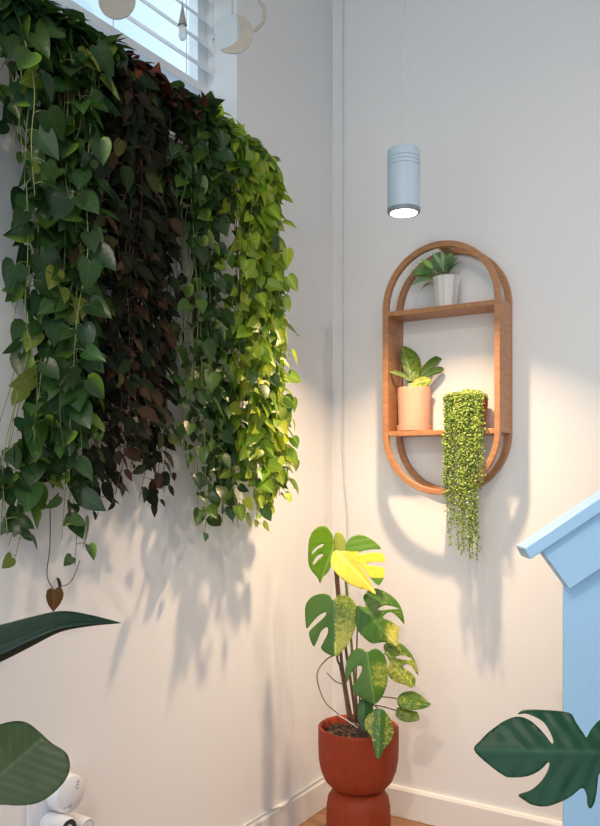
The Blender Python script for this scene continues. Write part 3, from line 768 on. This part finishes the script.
nL = -FW + UP * .25 - RT * .35; nR = -FW + UP * .45 + RT * .3
def noisy(c1, c2, k=.12):
    def f_(u, w, x, y):
        q = .5 + .5 * noise.noise(Vector((x * k, y * k, 3.3))); return (*[a * (1 - q) + b_ * q for a, b_ in zip(c1, c2)], 0)
    return f_
# top left leaf, fresh green
trace_leaf('leaf', mo, [(334, 548), (333, 537), (328, 528), (321, 525.5), (313, 529), (308, 538), (307, 550), (307, 562), (310, 570), (316, 577), (319, 583), (322, 577), (328, 571), (332, 560)],
           (334, 545), (319, 583), 2.50, M['mon'], noisy((.19, .36, .02), (.13, .30, .02)), nL, fold=.15, curl=.1, grid=2.2, bow=0,
           holes=[[(311, 551.5), (317, 545.5), (323, 543.5), (322, 546), (317, 548.5), (312, 553)], [(312, 562), (316, 556), (322, 553.5), (322, 556), (318, 559), (313, 564)]])
o = trace_leaf('leaf', mo, [(334, 552), (334, 540), (336, 532.5), (341, 533), (345.5, 541), (346, 552), (341, 558)], (335, 550), (336, 532), 2.545, M['mon'], noisy((.36, .42, .03), (.30, .38, .03)), nL, grid=2.2)
# yellow and green leaf
def yel(u, w, x, y):
    if w < -.0 and False: return (*G1, 0)
    q = .5 + .5 * noise.noise(Vector((x * .08, y * .08, 1)))
    return (.78 - .10 * q, .66 - .06 * q, .06 + .05 * q, 0)
o = trace_leaf('leaf', mo, [(333, 552), (340, 551), (348, 552), (355, 558), (364, 570), (373, 582), (379, 592), (370, 589), (358, 587), (346, 582), (336, 574), (330, 564)],
           (338, 553), (379, 592), 2.44, M['mon'], yel, nR, fold=-.12, curl=.15, grid=2.2, label='bright yellow half of a leaf')
def yg(u, w, x, y):
    if y < 552 or y > 577: return (.09, .23, .02, 0)
    q = .5 + .5 * noise.noise(Vector((x * .3, y * .1, 1)))
    return (.62 + .15 * q, .55 + .08 * q, .06, 0)
trace_leaf('leaf', mo, [(348, 556), (345.5, 547), (350, 538), (359, 534), (369, 537), (377, 543), (381, 548.5), (372, 549), (362, 551), (358, 554), (366, 553), (375, 552), (383, 553.5), (385, 561), (378, 561.5), (368, 562.5), (367, 565), (376, 566), (384, 568), (384, 577), (381, 583), (378, 585), (372, 580), (364, 569), (356, 560)],
           (349, 556), (379, 588), 2.49, M['mon'], yg, -FW + UP * .5, fold=.05, grid=1.3, label='leaf with green upper lobe and yellow lobes')
# middle left leaf: plain green half with slits, speckled half
def midl(u, w, x, y):
    m_ = 334 + .5 * math.sin((y - 598) * .06)
    if x < m_: return (.085, .20, .018, 0)
    return (.13, .24, .018, .40 + .26 * ss(606, 640, y))
trace_leaf('leaf', mo, [(333, 600), (329, 595), (321, 593.5), (311, 597), (305, 606), (305, 622), (306.5, 628), (312, 622), (319, 615), (326, 612), (324, 617), (316, 624), (309, 631), (309, 637), (313, 646), (317, 640), (321, 631), (327, 627), (327.5, 633), (323, 642), (320.5, 648), (326, 653), (335, 656), (344, 649), (352, 636), (357, 619), (356, 605), (348, 596), (339, 595)],
           (334, 599), (335, 656), 2.47, M['mon'], midl, -FW + UP * .25 - RT * .1, fold=.18, curl=.1, grid=2.2)
# middle right leaf
def midr(u, w, x, y):
    k = ss(383, 392, x) * ss(617, 628, y)
    if k > 0: return (.07 + .16 * k, .18 + .08 * k, .018, .25 + .32 * k)
    return (.07, .18, .018, .30 if x > 378 else 0)
trace_leaf('leaf', mo, [(357, 606), (364, 607), (366, 605), (364, 596), (371, 588), (380, 587), (393, 593), (402, 602), (406, 613), (407, 622), (401, 616), (394, 611), (388, 612), (384, 617), (392, 620), (401, 626), (400, 637), (399, 645), (391, 642), (384, 641), (374, 642), (365, 636), (358, 628), (356, 616)],
           (360, 607), (399, 645), 2.46, M['mon'], midr, -FW + UP * .45 + RT * .2, fold=.22, curl=.12, grid=2.2,
           holes=[[(379, 608), (386, 604), (394, 604.5), (401, 606.5), (394, 607.5), (387, 608.5), (381, 609.5)]])
# lower centre leaf
def lowc(u, w, x, y):
    k = ss(364, 376, x) * ss(654, 668, y) * ss(700, 680, y)
    return (.07 + .05 * k, .175 + .06 * k, .018, .46 * k)
trace_leaf('leaf', mo, [(367, 652), (361, 648), (354, 650), (348, 658), (345.5, 672), (347, 682), (352, 672), (358, 666), (362.5, 667), (360, 675), (353, 686), (355, 693), (364, 699), (375, 704), (383, 696), (388, 682), (388, 666), (384, 654), (375, 648)],
           (367, 652), (375, 704), 2.43, M['mon'], lowc, -FW + UP * .3, fold=.2, curl=.12, grid=2.2)
# right lower leaf, cream splashed
def lowr(u, w, x, y): return (.09, .20, .02, .40 if y < 662 else .48)
trace_leaf('leaf', mo, [(385, 653), (384, 645), (391, 641), (400, 642), (410, 650), (417, 661), (420, 672), (419, 674), (412, 665), (406, 664), (404, 667), (412, 672), (417, 678), (415, 687), (405, 684), (394, 680), (388, 672), (390, 662)],
           (386, 652), (416, 687), 2.52, M['mon'], lowr, -FW + UP * .4 + RT * .25, fold=.15, curl=.1, grid=2.0,
           holes=[[(396, 656.5), (404, 655), (413, 658), (408, 659.5), (400, 658.5)]])
# small right leaf
trace_leaf('leaf', mo, [(398, 705), (398, 697), (404, 692), (413, 691), (421, 695), (427, 701), (431, 704.5), (424, 708.5), (414, 710), (405, 710)], (399, 703), (431, 705), 2.50, M['mon'], cst((.075, .17, .02), .33), -FW + UP * .5, fold=.1, grid=2)
trace_leaf('leaf', mo, [(399, 707), (406, 710), (414, 711), (418, 713), (419, 720), (411, 722), (402, 721), (396, 716), (396, 710)], (398, 710), (419, 720), 2.515, M['mon'], cst((.12, .21, .02), .40), -FW + UP * .5, fold=.1, grid=2)
# leaf hanging over the rim
def rim(u, w, x, y): return (.06, .15, .02, .42 if abs(w) > .12 else .3)
trace_leaf('leaf', mo, [(379, 708), (372, 711), (366, 718), (365, 728), (371, 736), (373, 744), (376, 757), (380, 758), (384, 750), (390, 743), (394, 733), (392, 722), (386, 712)], (380, 709), (378, 758), 2.405, M['mon'], rim, -FW + UP * .3, fold=.2, curl=.05, grid=2)
trace_leaf('leaf', mo, [(362, 699), (358, 704), (357, 716), (360, 726), (364, 731), (369, 722), (373, 712), (372, 702), (367, 698)], (364, 699), (364, 731), 2.46, M['mon'], cst((.035, .11, .02), 0), -FW + UP * .3, grid=2.2)

# ------------------------------------------------------------------ blue house-shaped front
TB = 1.84; K = TB / FPX
hp = CAM + FW * TB + RT * ((564 - 300) * K); hp.z = 0
ho = thing('playhouse_front', 'sky-blue painted house-shaped panel with a sloping gable roof, at the right edge', 'playhouse', hp)
ho.rotation_euler = (0, 0, YAW)
HWd = .50                                  # half width of the house front
def hx(px): return (px - 564) * K
def hz(py): return CAM.z - (py - HY) * K
sl = .67; th = math.atan(sl); ct, st2 = math.cos(th), math.sin(th)
idt = lambda x, y, z: (x, y, z)
zc0 = hz(587)                               # roof underside at the left edge
apex_x = HWd
mir = lambda pts: [(2 * apex_x - x, z) for x, z in reversed(pts)]
MB().prism([(0, 0), (2 * HWd, 0), (2 * HWd, zc0 + .03), (apex_x, zc0 + .03 + sl * HWd), (0, zc0 + .03)], 0, .012, idt).obj('panel', M['house'], ho, bevel=.001)
# gable board: a band below the roof with its end cut square to the slope
fb = [(hx(536), hz(548)), (hx(564), hz(586.5)), (apex_x, hz(586.5) + sl * (apex_x - hx(564))), (apex_x, hz(548) + sl * (apex_x - hx(536)))]
MB().prism(fb, -.040, -.0005, idt).obj('gable_board', M['house'], ho, bevel=.0012)
MB().prism(mir(fb), -.040, -.0005, idt).obj('gable_board', M['house'], ho, bevel=.0012)
rb = [(hx(517.5), hz(547)), (hx(522), hz(558.5)), (hx(530), hz(552.5)), (apex_x, hz(552.5) + sl * (apex_x - hx(530)) + .0005), (apex_x, hz(547) + sl * (apex_x - hx(517.5)))]
rb = [(hx(517), hz(546)), (hx(522.5), hz(557)), (apex_x, hz(557) + sl * (apex_x - hx(522.5))), (apex_x, hz(546) + sl * (apex_x - hx(517)))]
MB().prism(rb, -.062, .012, idt).obj('roof_board', M['house'], ho, bevel=.003)
MB().prism(mir(rb), -.062, .012, idt).obj('roof_board', M['house'], ho, bevel=.003)
for x in (.10, 2 * HWd - .13): MB().box((x, .0125, 0), (x + .03, .26, .06)).obj('support_foot', M['house'], ho, bevel=.001)

# ------------------------------------------------------------------ foreground plants (pots below the frame)
def floor_pot(root, r, h, mat):
    autosmooth(MB().lathe([(r * .75, .0003), (r * .8, .006), (r, h - .01), (r, h), (r * .92, h), (r * .9, h - .03)], n=48).obj('planter', mat, root), 40)
    autosmooth(MB().lathe([(r * .9, h - .05), (r * .9, h - .032), (.001, h - .03)], n=32).obj('soil', M['soil'], root))
def fstem(root, pts, r, r1, mat, name='petiole'):
    off = Vector(root.location); MB().tube([p - off for p in catmull(pts, 10)], r, 8, r1).obj(name, mat, root, True)
# right: split-leaf philodendron
pr = at(690, 475, 1.36); pr.z = 0
ph = thing('split_leaf_philodendron', 'dark green deeply lobed leaf of a floor plant, in front of the blue panel', 'potted plant', pr)
floor_pot(ph, .15, .26, M['darkpot'])
def dk(u, w, x, y):
    q = .5 + .5 * noise.noise(Vector((x * .05, y * .05, 2))); return (.010 + .006 * q, .058 + .022 * q, .030 + .008 * q, 0)
trace_leaf('leaf', ph, [(475, 749), (482, 739), (491, 730), (507, 719), (520, 715.5), (532, 720), (544, 732), (552, 743), (554, 741), (551, 732), (545, 722), (536, 716), (527, 712.5), (519, 713), (526, 708.5), (545, 709), (570, 712), (577, 722), (584, 733), (587, 737), (592, 729), (600, 720), (612, 714), (622, 718), (620, 732), (612, 746), (608, 752), (612, 762), (622, 778), (618, 790), (606, 780), (600, 773), (598, 790), (596, 803), (592, 808.5), (589, 804), (588, 795), (583, 788), (570, 798), (550, 806), (535, 805), (526, 800), (520, 794.5), (532, 790), (543, 780), (549, 769), (549, 762), (541, 770), (528, 776), (512, 777), (505, 775), (490, 764)],
           (600, 752), (475, 749), 1.34, M['phil'], dk, -FW + UP * .42 - RT * .12, fold=.16, curl=.10, ripple=.0009, rfreq=42, grid=4, sub=4)
fstem(ph, [at(600, 752, 1.345), at(612, 755, 1.37), at(650, 800, 1.40), at(680, 950, 1.38), Vector((pr.x, pr.y, .22))], .0045, .007, M['stake'])
# left: broad-leaved plant
pb = at(-120, 475, 1.18); pb.z = 0
bp_ = thing('bird_of_paradise_plant', 'big ribbed oval leaf and pointed blade leaf reaching in low at the left edge', 'potted plant', pb)
floor_pot(bp_, .13, .26, M['darkpot'])
def bg(u, w, x, y):
    q = .5 + .5 * noise.noise(Vector((x * .04, y * .04, 5))); return (.036 + .014 * q, .062 + .02 * q, .022 + .005 * q, 0)
trace_leaf('leaf', bp_, [(-44, 800), (-52, 778), (-42, 748), (-22, 729), (0, 722), (14, 719.5), (26, 722), (38, 731), (50, 742), (61, 749), (66, 756), (67, 768), (62, 780), (52, 791), (40, 800), (28, 804), (14, 805), (0, 804.5), (-18, 808), (-34, 808)],
           (-42, 812), (46, 734), 1.16, M['bop'], bg, -FW + UP * .55 - RT * .1, fold=.10, curl=.04, ripple=.0004, rfreq=70, grid=4)
def bg2(u, w, x, y): return (.018, .055, .030, 0)
def blade(parent, mid, near, far, t, mat):
    off = Vector(parent.location); n = 36
    cm, cn, cf = [catmull([Vector((x, y, 0)) for x, y in q], 12) for q in (mid, near, far)]
    pick = lambda q, s_: q[min(len(q) - 1, int(round(s_ * (len(q) - 1))))]
    vs = []; cols = []; luv = []; fs = []; W_ = 6
    for i in range(n + 1):
        s_ = i / n; env = max(0, math.sin(min(1, (1 - s_) * 1.25) * PI / 2))
        m_ = at(pick(cm, s_).x, pick(cm, s_).y, t); a_ = at(pick(cn, s_).x, pick(cn, s_).y, t - .05 * env); b_ = at(pick(cf, s_).x, pick(cf, s_).y, t + .085 * env)
        for k in range(-W_, W_ + 1):
            w_ = abs(k) / W_; e_ = b_ if k > 0 else a_
            p = m_ + (e_ - m_) * w_ + Vector((0, 0, 1)) * (.018 * env * math.sin(w_ * PI))
            vs.append(p - off); cols.append((.014, .040, .026, 0)); luv.append((s_, k / W_ * .3, 0))
    R_ = 2 * W_ + 1
    for i in range(n):
        for k in range(R_ - 1): fs.append((i * R_ + k, i * R_ + k + 1, (i + 1) * R_ + k + 1, (i + 1) * R_ + k))
    me = bpy.data.meshes.new('leaf'); me.from_pydata([tuple(v) for v in vs], [], fs); me.update(); set_leaf_attrs(me, cols, luv)
    o = link('leaf', me, mat, parent, True); o['label'] = 'narrow folded blade leaf pointing right'
    q = o.modifiers.new('thickness', 'SOLIDIFY'); q.thickness = .0008; q.offset = 0
blade(bp_, [(-70, 690), (-40, 678), (0, 662), (30, 647), (60, 632), (90, 626), (121, 623)], [(-70, 684), (-40, 671), (0, 655), (30, 641), (60, 629), (90, 624.5), (121, 623)],
      [(-70, 646), (-40, 634), (0, 625), (30, 617.5), (60, 611.5), (85, 614), (121, 623)], 1.22, M['bop'])
fstem(bp_, [at(-42, 812, 1.165), at(-62, 850, 1.17), at(-90, 950, 1.18), Vector((pb.x, pb.y, .22))], .006, .009, M['stake'])
fstem(bp_, [at(-68, 680, 1.22), at(-95, 715, 1.21), at(-118, 850, 1.19), Vector((pb.x - .02, pb.y + .02, .22))], .006, .009, M['stake'])

# ------------------------------------------------------------------ sky and exposure
wd = bpy.data.worlds.new('sky'); bpy.context.scene.world = wd; wd.use_nodes = True
nt = wd.node_tree; bgn = nt.nodes['Background']
tc = nt.nodes.new('ShaderNodeTexCoord'); sp = nt.nodes.new('ShaderNodeSeparateXYZ'); nt.links.new(tc.outputs['Generated'], sp.inputs[0])
mr = nt.nodes.new('ShaderNodeMapRange'); mr.inputs['From Min'].default_value = -.2; mr.inputs['From Max'].default_value = -.9
mr.interpolation_type = 'SMOOTHSTEP'; nt.links.new(sp.outputs['X'], mr.inputs['Value'])
nz = nt.nodes.new('ShaderNodeTexNoise'); nz.inputs['Scale'].default_value = 5; nz.inputs['Detail'].default_value = 5; nt.links.new(tc.outputs['Generated'], nz.inputs['Vector'])
cr = nt.nodes.new('ShaderNodeValToRGB'); cr.color_ramp.elements[0].position = .45; cr.color_ramp.elements[1].position = .7
cr.color_ramp.elements[0].color = (.025, .17, .33, 1); cr.color_ramp.elements[1].color = (.12, .23, .31, 1); nt.links.new(nz.outputs['Fac'], cr.inputs['Fac'])
mx = nt.nodes.new('ShaderNodeMix'); mx.data_type = 'RGBA'; nt.links.new(mr.outputs['Result'], mx.inputs[0])
mx.inputs[6].default_value = (.715, .79, .85, 1); nt.links.new(cr.outputs['Color'], mx.inputs[7])
nt.links.new(mx.outputs[2], bgn.inputs['Color']); bgn.inputs['Strength'].default_value = 2.02
vs_ = bpy.context.scene.view_settings
vs_.view_transform = 'Standard'; vs_.look = 'None'; vs_.gamma = 1; vs_.use_curve_mapping = False; vs_.exposure = 0.27
